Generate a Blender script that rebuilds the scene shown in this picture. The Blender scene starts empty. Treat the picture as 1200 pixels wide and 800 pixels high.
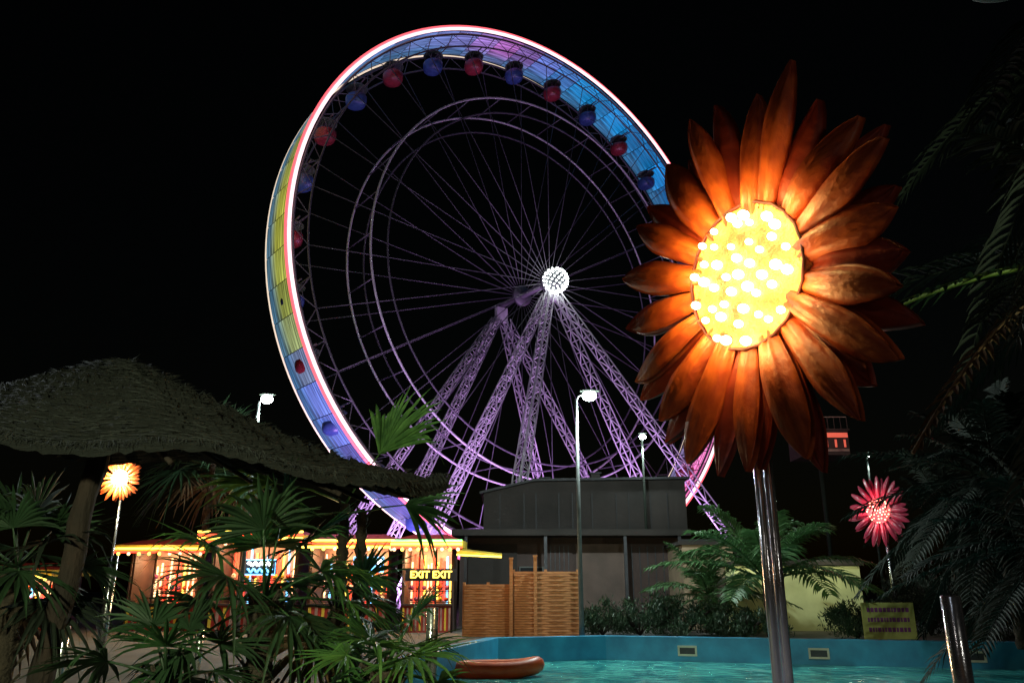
import bpy, bmesh, math, random
from mathutils import Vector, Matrix
random.seed(7)
sc = bpy.context.scene
COL = sc.collection
PITCH = math.radians(17.3); CP, SP = math.cos(PITCH), math.sin(PITCH)
EYE = 1.6; F = 933.0
def W(px, py, Y):
    """survey helper: bearing read from the photo + distance Y on the ground -> world point"""
    u = (px-600)/F; v = (400-py)/F
    t = Y/(CP - SP*v)
    return Vector((u*t, Y, EYE + t*(SP + CP*v)))

# ------------------------------------------------------------------ materials
def new_mat(name):
    m = bpy.data.materials.new(name); m.use_nodes = True
    nt = m.node_tree; b = nt.nodes['Principled BSDF']
    return m, nt, b
def mat(name, c1, c2=None, scale=3.0, rough=0.6, metal=0.0, bump=0.0, bscale=None, emit=0.0, ecol=None, stretch=(1,1,1), transl=0.0, coat=0.0, dist=.05):
    m, nt, b = new_mat(name)
    c2 = c2 or tuple(x*0.6 for x in c1)
    tc = nt.nodes.new('ShaderNodeTexCoord'); mp = nt.nodes.new('ShaderNodeMapping')
    mp.inputs['Scale'].default_value = stretch
    nt.links.new(tc.outputs['Object'], mp.inputs['Vector'])
    n = nt.nodes.new('ShaderNodeTexNoise'); n.inputs['Scale'].default_value = scale; n.inputs['Detail'].default_value = 6
    nt.links.new(mp.outputs[0], n.inputs['Vector'])
    r = nt.nodes.new('ShaderNodeValToRGB')
    r.color_ramp.elements[0].position = 0.3; r.color_ramp.elements[1].position = 0.7
    r.color_ramp.elements[0].color = (*c2, 1); r.color_ramp.elements[1].color = (*c1, 1)
    nt.links.new(n.outputs['Fac'], r.inputs['Fac'])
    nt.links.new(r.outputs['Color'], b.inputs['Base Color'])
    b.inputs['Roughness'].default_value = rough; b.inputs['Metallic'].default_value = metal
    if coat: b.inputs['Coat Weight'].default_value = coat; b.inputs['Coat Roughness'].default_value = 0.15
    if bump:
        n2 = nt.nodes.new('ShaderNodeTexNoise'); n2.inputs['Scale'].default_value = bscale or scale*4; n2.inputs['Detail'].default_value = 4
        nt.links.new(mp.outputs[0], n2.inputs['Vector'])
        bp = nt.nodes.new('ShaderNodeBump'); bp.inputs['Strength'].default_value = bump; bp.inputs['Distance'].default_value = dist
        nt.links.new(n2.outputs['Fac'], bp.inputs['Height']); nt.links.new(bp.outputs[0], b.inputs['Normal'])
    if emit:
        b.inputs['Emission Color'].default_value = (*(ecol or c1), 1); b.inputs['Emission Strength'].default_value = emit
    if transl:
        out = nt.nodes['Material Output']
        tr = nt.nodes.new('ShaderNodeBsdfTranslucent'); nt.links.new(r.outputs['Color'], tr.inputs['Color'])
        mx = nt.nodes.new('ShaderNodeMixShader'); mx.inputs[0].default_value = transl
        nt.links.new(b.outputs[0], mx.inputs[1]); nt.links.new(tr.outputs[0], mx.inputs[2]); nt.links.new(mx.outputs[0], out.inputs['Surface'])
    return m
def glow(name, col, s):
    m, nt, b = new_mat(name)
    b.inputs['Base Color'].default_value = (*col, 1)
    n = nt.nodes.new('ShaderNodeTexNoise'); n.inputs['Scale'].default_value = 1.5
    mr = nt.nodes.new('ShaderNodeMapRange'); mr.inputs['To Min'].default_value = s*0.8; mr.inputs['To Max'].default_value = s*1.2
    nt.links.new(n.outputs['Fac'], mr.inputs['Value']); nt.links.new(mr.outputs[0], b.inputs['Emission Strength'])
    b.inputs['Emission Color'].default_value = (*col, 1)
    return m

M = {}
M['steel'] = mat('brushed_steel', (.85,.85,.9), (.65,.65,.72), 8, .2, .9, .04)
M['pole'] = mat('galvanised', (.09,.1,.1), None, 4, .6, .2)
M['poledk'] = mat('dark_pole', (.02,.02,.024), None, 4, .6, .3)
M['truss'] = mat('wheel_white_paint', (.6,.56,.62), (.4,.36,.42), 2, .5, .1)
M['rimdk'] = mat('wheel_grey_paint', (.1,.09,.11), (.06,.05,.07), 2, .5, .1)
M['dark'] = mat('dark_metal', (.05,.05,.06), None, 5, .5, .5)
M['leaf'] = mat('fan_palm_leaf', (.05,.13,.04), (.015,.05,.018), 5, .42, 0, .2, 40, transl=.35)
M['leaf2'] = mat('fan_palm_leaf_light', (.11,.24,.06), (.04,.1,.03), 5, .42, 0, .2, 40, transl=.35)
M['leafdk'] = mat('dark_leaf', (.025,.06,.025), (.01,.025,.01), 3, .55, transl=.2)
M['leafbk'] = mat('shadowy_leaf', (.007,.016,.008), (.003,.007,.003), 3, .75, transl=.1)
M['frond'] = mat('date_palm_leaf', (.07,.16,.05), (.03,.07,.025), 4, .5, transl=.3)
M['stem'] = mat('leaf_stem', (.18,.27,.05), (.1,.17,.03), 4, .5)
M['dry'] = mat('dry_leaf', (.15,.08,.035), (.07,.035,.015), 4, .7)
M['fibre'] = mat('palm_trunk', (.06,.04,.028), (.02,.014,.01), 9, .9, 0, .8, 30)
M['bark'] = mat('bark', (.03,.016,.012), (.01,.006,.005), 6, .9, 0, .7, 25, stretch=(1,1,.3))
M['thatch'] = mat('thatch', (.015,.018,.018), (.001,.0012,.0012), 3.2, .9, 0, 1.0, 6, stretch=(1.6,1.6,13), dist=.12)
M['straw'] = mat('straw', (.014,.016,.017), (.003,.004,.004), 9, .8)
M['wood'] = mat('fence_wood', (.64,.27,.1), (.38,.14,.045), 5, .7, 0, .3, 30, stretch=(1,1,6))
M['grey'] = mat('grey_cladding', (.028,.021,.019), (.01,.008,.007), .5, .85, 0, .3)
M['tan'] = mat('tan_plaster', (.3,.22,.15), (.2,.14,.09), 1.0, .85, 0, .2)
M['green_wall'] = mat('pale_plaster', (.62,.64,.32), (.4,.42,.2), .8, .85, 0, .2)
M['brown'] = mat('brown_panel', (.05,.025,.022), (.03,.014,.012), 1.5, .7)
M['pinkwall'] = mat('rose_plaster', (.12,.08,.068), (.07,.048,.04), 1.0, .8, 0, .2)
M['glass'] = mat('dark_glass', (.02,.025,.03), None, 2, .08)
M['poolblue'] = mat('pool_paint', (.03,.27,.45), (.015,.15,.28), 1.5, .5, 0, .1)
M['cream'] = mat('cream_plastic', (.6,.55,.42), None, 3, .5)
M['red'] = mat('red_paint', (.4,.035,.025), (.22,.015,.012), 3, .4)
M['white'] = mat('white_paint', (.75,.73,.7), (.55,.53,.5), 3, .5)
M['rosewhite'] = mat('warm_white_paint', (.45,.3,.24), (.18,.08,.08), 2, .5)
M['yellow'] = mat('yellow_paint', (.7,.5,.06), (.5,.33,.03), 3, .5)
M['paleyellow'] = mat('pale_yellow_board', (.42,.4,.12), (.3,.28,.08), 3, .6)
M['purple'] = mat('purple_paint', (.2,.04,.18), None, 3, .5)
M['orange'] = mat('orange_rubber', (.65,.1,.02), (.45,.05,.01), 2, .45)
M['gblue'] = mat('blue_gondola', (.05,.1,.3), (.03,.05,.2), 2, .4)
M['gred'] = mat('red_gondola', (.3,.03,.05), (.2,.02,.03), 2, .4)
M['gwhite'] = mat('gondola_roof', (.2,.2,.22), None, 2, .5)
M['g_white'] = glow('bulb_white', (.9,1,.95), 14)
M['g_lamp'] = glow('lamp_white', (.85,1,.97), 60)
M['g_neon'] = glow('neon_white_pink', (1,.66,.72), 1.7)
M['g_neonr'] = glow('neon_red', (1,.12,.15), 1.5)
M['g_far'] = glow('neon_warm', (1,.8,.6), .9)
M['g_bulb'] = glow('bulb_yellow', (1,.88,.55), 10)
M['g_bulbr'] = glow('bulb_rose', (1,.45,.3), 4)
M['g_y'] = glow('strip_yellow', (1,.7,.1), 3.5)
M['g_r'] = glow('strip_red', (1,.06,.03), 2.6)
M['g_g'] = glow('strip_green', (.25,1,.3), 1.8)
M['g_b'] = glow('strip_blue', (.15,.55,1), 3)
M['g_w'] = glow('strip_warm', (1,.6,.3), 3)
M['g_rdim'] = glow('strip_red_dim', (1,.16,.1), .5)

# added rim panel: blurred gondola light painted as coloured stripes, blue along far edge
m, nt, b = new_mat('rim_light_streaks')
oi = nt.nodes.new('ShaderNodeObjectInfo'); tc = nt.nodes.new('ShaderNodeTexCoord')
mp = nt.nodes.new('ShaderNodeMapping'); mp.inputs['Scale'].default_value = (.12, 3.5, .12)
nt.links.new(tc.outputs['Object'], mp.inputs[0])
n1 = nt.nodes.new('ShaderNodeTexNoise'); n1.inputs['Scale'].default_value = 2.6; n1.inputs['Detail'].default_value = 6
nt.links.new(mp.outputs[0], n1.inputs['Vector'])
mr = nt.nodes.new('ShaderNodeMapRange'); mr.inputs['From Min'].default_value=.36; mr.inputs['From Max'].default_value=.66
mr.inputs['To Min'].default_value=.12; mr.inputs['To Max'].default_value=1.05
nt.links.new(n1.outputs['Fac'], mr.inputs['Value'])
sx = nt.nodes.new('ShaderNodeSeparateXYZ'); nt.links.new(tc.outputs['Object'], sx.inputs[0])
m2 = nt.nodes.new('ShaderNodeMapRange'); m2.inputs['From Min'].default_value=2.3; m2.inputs['From Max'].default_value=3.4; m2.inputs['To Max'].default_value=.85
nt.links.new(sx.outputs['Y'], m2.inputs['Value'])
mx = nt.nodes.new('ShaderNodeMix'); mx.data_type='RGBA'; nt.links.new(m2.outputs[0], mx.inputs[0])
nt.links.new(oi.outputs['Color'], mx.inputs[6]); mx.inputs[7].default_value=(.04,.2,.42,1)
nt.links.new(mx.outputs[2], b.inputs['Emission Color']); nt.links.new(mr.outputs[0], b.inputs['Emission Strength'])
b.inputs['Base Color'].default_value = (.05,.05,.06,1); b.inputs['Roughness'].default_value=.5
M['panel'] = m

# water
m, nt, b = new_mat('pool_water')
b.inputs['Roughness'].default_value=.1
tc = nt.nodes.new('ShaderNodeTexCoord')
n1 = nt.nodes.new('ShaderNodeTexNoise'); n1.inputs['Scale'].default_value=2.2; n1.inputs['Detail'].default_value=6; n1.inputs['Distortion'].default_value=.6
nt.links.new(tc.outputs['Object'], n1.inputs['Vector'])
bp = nt.nodes.new('ShaderNodeBump'); bp.inputs['Strength'].default_value=.6; bp.inputs['Distance'].default_value=.16
nt.links.new(n1.outputs['Fac'], bp.inputs['Height']); nt.links.new(bp.outputs[0], b.inputs['Normal'])
r = nt.nodes.new('ShaderNodeValToRGB'); r.color_ramp.elements[0].color=(.02,.2,.21,1); r.color_ramp.elements[1].color=(.12,.55,.48,1)
r.color_ramp.elements[0].position=.34; r.color_ramp.elements[1].position=.68
n2 = nt.nodes.new('ShaderNodeTexNoise'); n2.inputs['Scale'].default_value=1.1; n2.inputs['Detail'].default_value=5; n2.inputs['Distortion'].default_value=1.2
mpw = nt.nodes.new('ShaderNodeMapping'); mpw.inputs['Scale'].default_value=(1,.45,1); nt.links.new(tc.outputs['Object'], mpw.inputs[0])
nt.links.new(mpw.outputs[0], n2.inputs['Vector']); nt.links.new(n2.outputs['Fac'], r.inputs['Fac']); nt.links.new(r.outputs[0], b.inputs['Base Color'])
M['water']=m
M['ground'] = mat('paving', (.09,.085,.08), (.05,.048,.045), .8, .8, 0, .3, 12)

# ------------------------------------------------------------------ mesh builder
class MB:
    def __init__(s): s.v=[]; s.f=[]; s.mi=[]; s.mats=[]; s.sm=[]
    def mat(s, key):
        m=M[key] if isinstance(key,str) else key
        if m not in s.mats: s.mats.append(m)
        return s.mats.index(m)
    def add(s, vs, fs, key, smooth=False):
        o=len(s.v); i=s.mat(key); s.v += [tuple(v) for v in vs]
        for f in fs: s.f.append(tuple(o+k for k in f)); s.mi.append(i); s.sm.append(smooth)
    def box(s, c, d, key, R=None, bev=0):
        c=Vector(c); hx,hy,hz=d[0]/2,d[1]/2,d[2]/2
        vs=[Vector((x,y,z)) for x in(-hx,hx) for y in(-hy,hy) for z in(-hz,hz)]
        if R is not None: vs=[R@v for v in vs]
        s.add([c+v for v in vs], [(0,1,3,2),(4,6,7,5),(0,4,5,1),(2,3,7,6),(0,2,6,4),(1,5,7,3)], key)
    def bar(s, p0, p1, w, h, key):
        p0,p1=Vector(p0),Vector(p1); d=p1-p0
        q=d.to_track_quat('Y','Z').to_matrix(); s.box((p0+p1)/2,(w,d.length,h),key,q)
    def tube(s, pts, rad, key, n=8, closed=False, cap=True):
        pts=[Vector(p) for p in pts]; k=len(pts)
        if not hasattr(rad,'__len__'): rad=[rad]*k
        vs=[]; fs=[]; up=None
        for i,p in enumerate(pts):
            a=pts[(i-1)%k] if (closed or i>0) else p; b_=pts[(i+1)%k] if (closed or i<k-1) else p
            t=(b_-a).normalized()
            if up is None:
                up=Vector((0,0,1)) if abs(t.z)<.9 else Vector((1,0,0))
            x=t.cross(up); 
            if x.length<1e-4: x=t.cross(Vector((1,0,0)))
            x.normalize(); y=x.cross(t).normalized(); up=y
            for j in range(n):
                an=2*math.pi*j/n; vs.append(p+(x*math.cos(an)+y*math.sin(an))*rad[i])
        m_=k if closed else k-1
        for i in range(m_):
            for j in range(n):
                a=i*n+j; b2=i*n+(j+1)%n; c=((i+1)%k)*n+(j+1)%n; d=((i+1)%k)*n+j
                fs.append((a,b2,c,d))
        if cap and not closed:
            fs.append(tuple(range(n))[::-1]); fs.append(tuple((k-1)*n+j for j in range(n)))
        s.add(vs,fs,key,n>4)
    def ball(s, c, r, key, seg=10, rings=6, sc_=(1,1,1)):
        c=Vector(c); vs=[c+Vector((0,0,r*sc_[2]))]; fs=[]
        for i in range(1,rings):
            th=math.pi*i/rings
            for j in range(seg):
                ph=2*math.pi*j/seg; vs.append(c+Vector((r*sc_[0]*math.sin(th)*math.cos(ph),r*sc_[1]*math.sin(th)*math.sin(ph),r*sc_[2]*math.cos(th))))
        vs.append(c-Vector((0,0,r*sc_[2])))
        for j in range(seg):
            fs.append((0,1+j,1+(j+1)%seg)); L=len(vs)-1; o=1+(rings-2)*seg; fs.append((L,o+(j+1)%seg,o+j))
        for i in range(rings-2):
            for j in range(seg):
                a=1+i*seg+j; b_=1+i*seg+(j+1)%seg; fs.append((a,a+seg,b_+seg,b_))
        s.add(vs,fs,key,True)
    def mesh(s,name):
        me=bpy.data.meshes.new(name); me.from_pydata(s.v,[],s.f)
        for m_ in s.mats: me.materials.append(m_)
        me.polygons.foreach_set('material_index',s.mi); me.polygons.foreach_set('use_smooth',s.sm); me.update()
        return me
def top(name, loc=(0,0,0), label=None, cat=None, kind=None, group=None, mb=None, rotz=0):
    o=bpy.data.objects.new(name, mb.mesh(name) if mb else None); COL.objects.link(o); o.location=loc; o.rotation_euler[2]=rotz
    if label: o['label']=label
    if cat: o['category']=cat
    if kind: o['kind']=kind
    if group: o['group']=group
    return o
def part(name, par, mb, basis=None, label=None, kind=None, me=None, bevel=0):
    o=bpy.data.objects.new(name, me or mb.mesh(name)); COL.objects.link(o); o.parent=par
    if basis is not None: o.matrix_basis=basis
    if label: o['label']=label
    if kind: o['kind']=kind
    if bevel:
        bv=o.modifiers.new('bev','BEVEL'); bv.width=bevel; bv.segments=2
    return o
def plight(name, loc, e, col, size=.1, par=None, spot=None, aim=None):
    l=bpy.data.lights.new(name,'SPOT' if spot else 'POINT'); l.energy=e; l.color=col; l.shadow_soft_size=size
    if spot: l.spot_size=spot; l.spot_blend=.6
    o=bpy.data.objects.new(name,l); COL.objects.link(o); o.location=loc
    if aim is not None: o.rotation_euler=(Vector(aim)-Vector(loc)).to_track_quat('-Z','Y').to_euler()
    if par: o.parent=par
    return o

# ------------------------------------------------------------------ ground & pool
pool=[(3.2,29),(14.8,25.6),(30,21),(30,9),(-1.5,9),(-2.6,19),(-.5,27.8)]
bm=bmesh.new()
S=700
outer=[bm.verts.new((x,y,0)) for x,y in((-S,-60),(S,-60),(S,S),(-S,S))]
inner=[bm.verts.new((x,y,0)) for x,y in pool]
es=[bm.edges.new((outer[i],outer[(i+1)%4])) for i in range(4)]
k=len(inner); es+=[bm.edges.new((inner[i],inner[(i+1)%k])) for i in range(k)]
bmesh.ops.triangle_fill(bm,edges=es,use_beauty=True)
bmesh.ops.recalc_face_normals(bm,faces=bm.faces)
me=bpy.data.meshes.new('ground'); bm.to_mesh(me); bm.free(); me.materials.append(M['ground'])
g=bpy.data.objects.new('ground',me); COL.objects.link(g); g['kind']='structure'
if me.polygons[0].normal.z<0: me.flip_normals()
mb=MB(); mb.add([(x*1.0,y,-.66) for x,y in pool],[tuple(range(k))[::-1]],'water')
top('water',mb=mb,kind='structure')
mb=MB()
def off(i,d):
    p=Vector(pool[i]); a=(p-Vector(pool[i-1])).normalized(); b_=(Vector(pool[(i+1)%k])-p).normalized()
    na=Vector((-a.y,a.x)); nb=Vector((-b_.y,b_.x)); nn=(na+nb).normalized(); return p+nn*d/max(.4,nn.dot(na))
for i in range(k):
    j=(i+1)%k
    p,q=pool[i],pool[j]; oi_,oj=off(i,.4),off(j,.4); ii,ij=off(i,-.06),off(j,-.06)
    mb.add([(*ii,.02),(*ij,.02),(*ij,-1.0),(*ii,-1.0)],[(0,1,2,3)],'poolblue')
    mb.add([(*ii,.02),(*ij,.02),(*ij,.10),(*ii,.10),(*oi_,.10),(*oj,.10),(*oi_,-.02),(*oj,-.02)],[(0,1,2,3),(3,2,5,4),(4,5,7,6)],'poolblue')
top('pool_basin',mb=mb,kind='structure')
def on_wall(px):
    a,b_=Vector(pool[0]),Vector(pool[1]); d=(b_-a)
    best=min((abs(600+F*(a.x+d.x*t)/(CP*(a.y+d.y*t)-SP*1.9)-px),t) for t in [i/500 for i in range(700)])[1]
    return a+d*best, math.atan2(d.y,d.x)
for px in(805,958,1140):
    p,an=on_wall(px); mb=MB()
    mb.box((0,-.03,.13),(.62,.06,.06),'cream'); mb.box((0,-.03,-.13),(.62,.06,.06),'cream'); mb.box((-.28,-.03,0),(.06,.058,.2),'cream'); mb.box((.28,-.03,0),(.06,.058,.2),'cream')
    mb.box((0,-.01,0),(.5,.02,.2),'dark')
    top('pool_skimmer',(p.x,p.y-.07,-.32),'small cream framed skimmer opening in the blue pool wall','pool skimmer',group='skimmer openings along the pool wall',mb=mb,rotz=an)

# inflatable boat
mb=MB(); pts=[]
for i in range(28):
    a=2*math.pi*i/28; pts.append((1.1*math.cos(a)*(1+.12*math.cos(a)), .5*math.sin(a), .18+.12*max(0,math.cos(a))**3))
mb.tube(pts,.22,'orange',10,closed=True)
boat=top('inflatable_boat',(-.55,23.6,-.66),'orange-red inflatable boat floating by the pool edge','inflatable boat')
part('hull_tube',boat,mb)
mb=MB(); mb.box((0,0,.06),(1.8,.7,.05),'dark'); part('floor',boat,mb)
mb=MB(); mb.box((.1,0,.3),(.3,.8,.06),'orange'); part('seat',boat,mb)

# ------------------------------------------------------------------ ferris wheel
TH=math.asin(.6); H=25.3; R=22.0; WD=4.2
fw=top('ferris_wheel',(3.2,60,0),'tall ferris wheel with glowing pink rim and coloured light-streak panels','ferris wheel',rotz=TH)
def circ(r,y,n=144): return [(r*math.cos(2*math.pi*i/n),y,H+r*math.sin(2*math.pi*i/n)) for i in range(n)]
mb=MB(); mb.tube(circ(R,0),.125,'g_neon',8,closed=True); part('light_ring',fw,mb,label='glowing white-pink light ring')
mb=MB(); mb.tube(circ(R+.22,.05),.1,'g_neonr',6,closed=True); part('light_ring',fw,mb,label='thin glowing red light ring')
mb=MB(); mb.tube(circ(R-.05,WD),.07,'g_far',6,closed=True); part('light_ring',fw,mb,label='thin warm white light ring')
for y in(.25,WD-.25):
    mb=MB(); mb.tube(circ(R-.35,y),.09,'rimdk',6,closed=True); mb.tube(circ(R-1.4,y),.07,'rimdk',6,closed=True)
    n=120
    for i in range(n):
        a=2*math.pi*i/n; b_=2*math.pi*(i+1)/n; r0,r1=(R-.35,R-1.4) if i%2 else (R-1.4,R-.35)
        mb.tube([(r0*math.cos(a),y,H+r0*math.sin(a)),(r1*math.cos(b_),y,H+r1*math.sin(b_))],.035,'rimdk',4,cap=False)
    part('rim',fw,mb)
    mb=MB(); mb.tube(circ(R*.73,y),.08,'truss',6,closed=True); part('brace_ring',fw,mb)
    mb=MB(); mb.tube(circ(R*.67,y),.07,'rimdk',6,closed=True); part('brace_ring',fw,mb)
mb=MB(); mb.tube([(1.0,0,0),(R-1.4,0,0)],.035,'rimdk',5); sm=mb.mesh('spoke')
for y in(.25,WD-.25):
    for i in range(30):
        a=2*math.pi*(i+.5)/30
        part('spoke',fw,None,Matrix.Translation((0,y,H))@Matrix.Rotation(-a,4,'Y'),me=sm)
mb=MB(); mb.tube([(0,.25,0),(0,WD-.25,0)],.05,'rimdk',5); cm=mb.mesh('cross_bar')
for i in range(30):
    a=2*math.pi*i/30
    for r in (R-1.4,R*.73): part('cross_bar',fw,None,Matrix.Translation((r*math.cos(a),0,H+r*math.sin(a))),me=cm)
mb=MB(); mb.tube([(0,.1,H),(0,7.2,H)],.26,'rimdk',20); mb.tube([(0,.1,H),(0,.4,H)],.9,'rimdk',28); mb.tube([(0,WD-.4,H),(0,WD-.1,H)],.9,'rimdk',28)
part('axle',fw,mb)
mb=MB(); mb.ball((0,-.5,H),.85,'dark',20,12)
for i in range(110):
    z=1-2*(i+.5)/110; ph=i*2.39996; rr=math.sqrt(1-z*z)
    mb.ball((1.0*rr*math.cos(ph),-.5+1.0*rr*math.sin(ph),H+1.0*z),.08,'g_white',6,4)
part('hub_light',fw,mb,label='ball of white bulbs on the hub')
def seg_col(d):
    d%=360
    keys=[(0,(.5,.2,.6)),(20,(.1,.25,.9)),(40,(.01,.3,.85)),(75,(.01,.32,.8)),(86,(.15,.3,.95)),(98,(.65,.2,.75)),(112,(.25,.3,.85)),(135,(.15,.32,.7)),(152,(.08,.28,.5)),(162,(.38,.42,.12)),(180,(.5,.5,.06)),(200,(.42,.5,.12)),(211,(.2,.3,.95)),(235,(.12,.2,1)),(260,(.4,.1,.8)),(300,(1.6,.2,.7)),(335,(1.8,.5,1.2)),(350,(.9,.3,.9)),(360,(.5,.2,.6))]
    for (a,c),(b_,e) in zip(keys,keys[1:]):
        if a<=d<=b_:
            t=(d-a)/(b_-a); return tuple(c[i]*(1-t)+e[i]*t for i in range(3))
NP=60; half=math.radians(2.93)
mb=MB(); vs=[];fs=[]
for i in range(7):
    a=-half+2*half*i/6
    vs+=[(R*math.cos(a),.35,R*math.sin(a)),(R*math.cos(a),WD-.2,R*math.sin(a))]
for i in range(6): fs.append((2*i,2*i+1,2*i+3,2*i+2))
mb.add(vs,fs,'panel')
pm=mb.mesh('rim_streak_panel')  # added glowing panels, painted with the gondolas' light streaks
rnd=random.Random(3)
for i in range(NP):
    d=360*(i+.5)/NP
    if 243<d<291: continue
    o=part('rim_streak_panel',fw,None,Matrix.Translation((0,0,H))@Matrix.Rotation(-math.radians(d),4,'Y'),me=pm)
    c=seg_col(d); kf=.6+.8*rnd.random(); o.color=(c[0]*kf,c[1]*kf,c[2]*kf,1)
def gondola(key):
    mb=MB()
    n=16; prof=[(.55,-2.15),(.85,-1.95),(.95,-1.6),(.95,-1.2),(.9,-1.15)]
    vs=[];fs=[]
    for r,z in prof:
        for j in range(n):
            a=2*math.pi*j/n; vs.append((r*math.cos(a),r*1.2*math.sin(a),z))
    for i in range(len(prof)-1):
        for j in range(n): fs.append((i*n+j,i*n+(j+1)%n,(i+1)*n+(j+1)%n,(i+1)*n+j))
    fs.append(tuple(range(n))[::-1]); mb.add(vs,fs,key,True)
    for a in(.8,2.35,3.9,5.5): mb.tube([(.85*math.cos(a),1.0*math.sin(a),-1.2),(.7*math.cos(a),.85*math.sin(a),-.25)],.035,'rimdk',5)
    mb.tube([(0,-1.6,0),(0,1.6,0)],.07,'rimdk',6)
    body=mb.mesh('gondola')
    mb=MB(); vs=[(0,0,.12)]; 
    for r,z in((.5,.02),(.9,-.2),(.98,-.3)):
        for j in range(n):
            a=2*math.pi*j/n; vs.append((r*math.cos(a),r*1.15*math.sin(a),z))
    fs=[(0,1+j,1+(j+1)%n) for j in range(n)]
    for i in range(2):
        for j in range(n): a=1+i*n+j;b_=1+i*n+(j+1)%n; fs.append((a,a+n,b_+n,b_))
    mb.add(vs,fs,'gwhite',True)
    return body,mb.mesh('canopy')
GB=[gondola('gblue'),gondola('gred')]
for i in range(30):
    a=2*math.pi*i/30; r=R-1.0
    bd,cn=GB[i%2]
    o=part('gondola',fw,None,Matrix.Translation((r*math.cos(a),WD/2,H+r*math.sin(a)))@Matrix.Scale(.8,4),me=bd)
    part('canopy',o,None,me=cn)
def truss(mb,p0,p1,w,n,rc,rb,key='truss',taper=1.0):
    p0,p1=Vector(p0),Vector(p1); d=(p1-p0).normalized(); x=d.cross(Vector((0,1,0))).normalized(); y=x.cross(d).normalized()
    def c(i,t):
        ww=w*(1+(taper-1)*t)/2; sx,sy=[(-1,-1),(1,-1),(1,1),(-1,1)][i%4]; return p0+(p1-p0)*t+x*sx*ww+y*sy*ww
    for i in range(4): mb.tube([c(i,0),c(i,1)],rc,key,5)
    for s_ in range(n):
        t0,t1=s_/n,(s_+1)/n
        for i in range(4):
            if (s_+i)%2: mb.tube([c(i,t0),c(i+1,t1)],rb,key,4,cap=False)
            else: mb.tube([c(i+1,t0),c(i,t1)],rb,key,4,cap=False)
            mb.tube([c(i,t1),c(i+1,t1)],rb,key,4,cap=False)
NH=(0,.1,H-.3); FH=(0,6.9,H-.5)
for hub,a,b_ in((NH,12.6,2),(NH,12.9,10),(NH,-14.4,2),(NH,-13.2,11),(FH,-16.6,-8),(FH,-14.0,-3.5),(FH,15.6,-5),(FH,12.2,-13)):
    mb=MB(); f=Vector((a,-b_,0)); h=Vector(hub); st=h+(f-h).normalized()*1.0
    truss(mb,st,f,.52,28,.06,.03,taper=1.35); mb.box((f.x,f.y,.15),(1.8,1.8,.3),'dark')
    part('support_leg',fw,mb)
for y in (-.05,6.9):
    mb=MB(); mb.box((0,y,H-.9),(1.1,.4,1.3),'truss'); part('bearing_block',fw,mb)
def wl(x,y,z): 
    return Vector((3.2+x*math.cos(TH)-y*math.sin(TH),60+x*math.sin(TH)+y*math.cos(TH),z))
PUR=(.74,.4,1.0)
for x,y,e,tg in((-7,-9,7500,(0,0,16)),(8,-9,8500,(0,0,16)),(0,-3,5000,(0,2,H)),(-9,3,8000,(-5,7,16)),(9,3,7000,(6,7,16)),(-18,-3,11000,(-8,7,12))):
    plight('purple_flood_light',wl(x,y,1.0),e,PUR,.3,spot=math.radians(110),aim=wl(*tg))

# ------------------------------------------------------------------ flower lamps
def petal_mesh(L,Wd,key,bend,seed):
    mb=MB(); NS,NC=22,11; vs=[];fs=[]
    def wid(s):
        if s<.6: return Wd*(.52+.48*math.sin(math.pi/2*s/.6))
        t=min(1.0,(s-.6)/.4); return Wd*max(0.0,1-t**2.1)**.8*(1-.14*t)
    for i in range(NS+1):
        s=i/NS; w=max(wid(s),.004)*(1+.025*math.sin(s*13+seed))
        for j in range(NC):
            q=-1+2*j/(NC-1)
            z=.07*(1-q*q)*math.sin(math.pi*min(1,s*.9+.12)) - .022*math.exp(-(q*4.5)**2)*(1-s*.7) + bend*s*s + .004*math.sin(q*11+seed)+.008*math.sin(s*6+seed*1.7)
            vs.append((s*L,q*w+.012*math.sin(s*4+seed*2)*s,z*L*.9))
    for i in range(NS):
        for j in range(NC-1):
            a=i*NC+j; fs.append((a,a+NC,a+NC+1,a+1))
    o_=len(vs); vs+=[(x,y*.98,z-.035) for x,y,z in vs]
    for i in range(NS):
        for j in range(NC-1):
            a=o_+i*NC+j; fs.append((a,a+1,a+NC+1,a+NC))
        for j in (0,NC-1):
            a=i*NC+j; fs.append((a,o_+a,o_+a+NC,a+NC))
    mb.add(vs,fs,key,True); return mb.mesh('petal')
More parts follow.
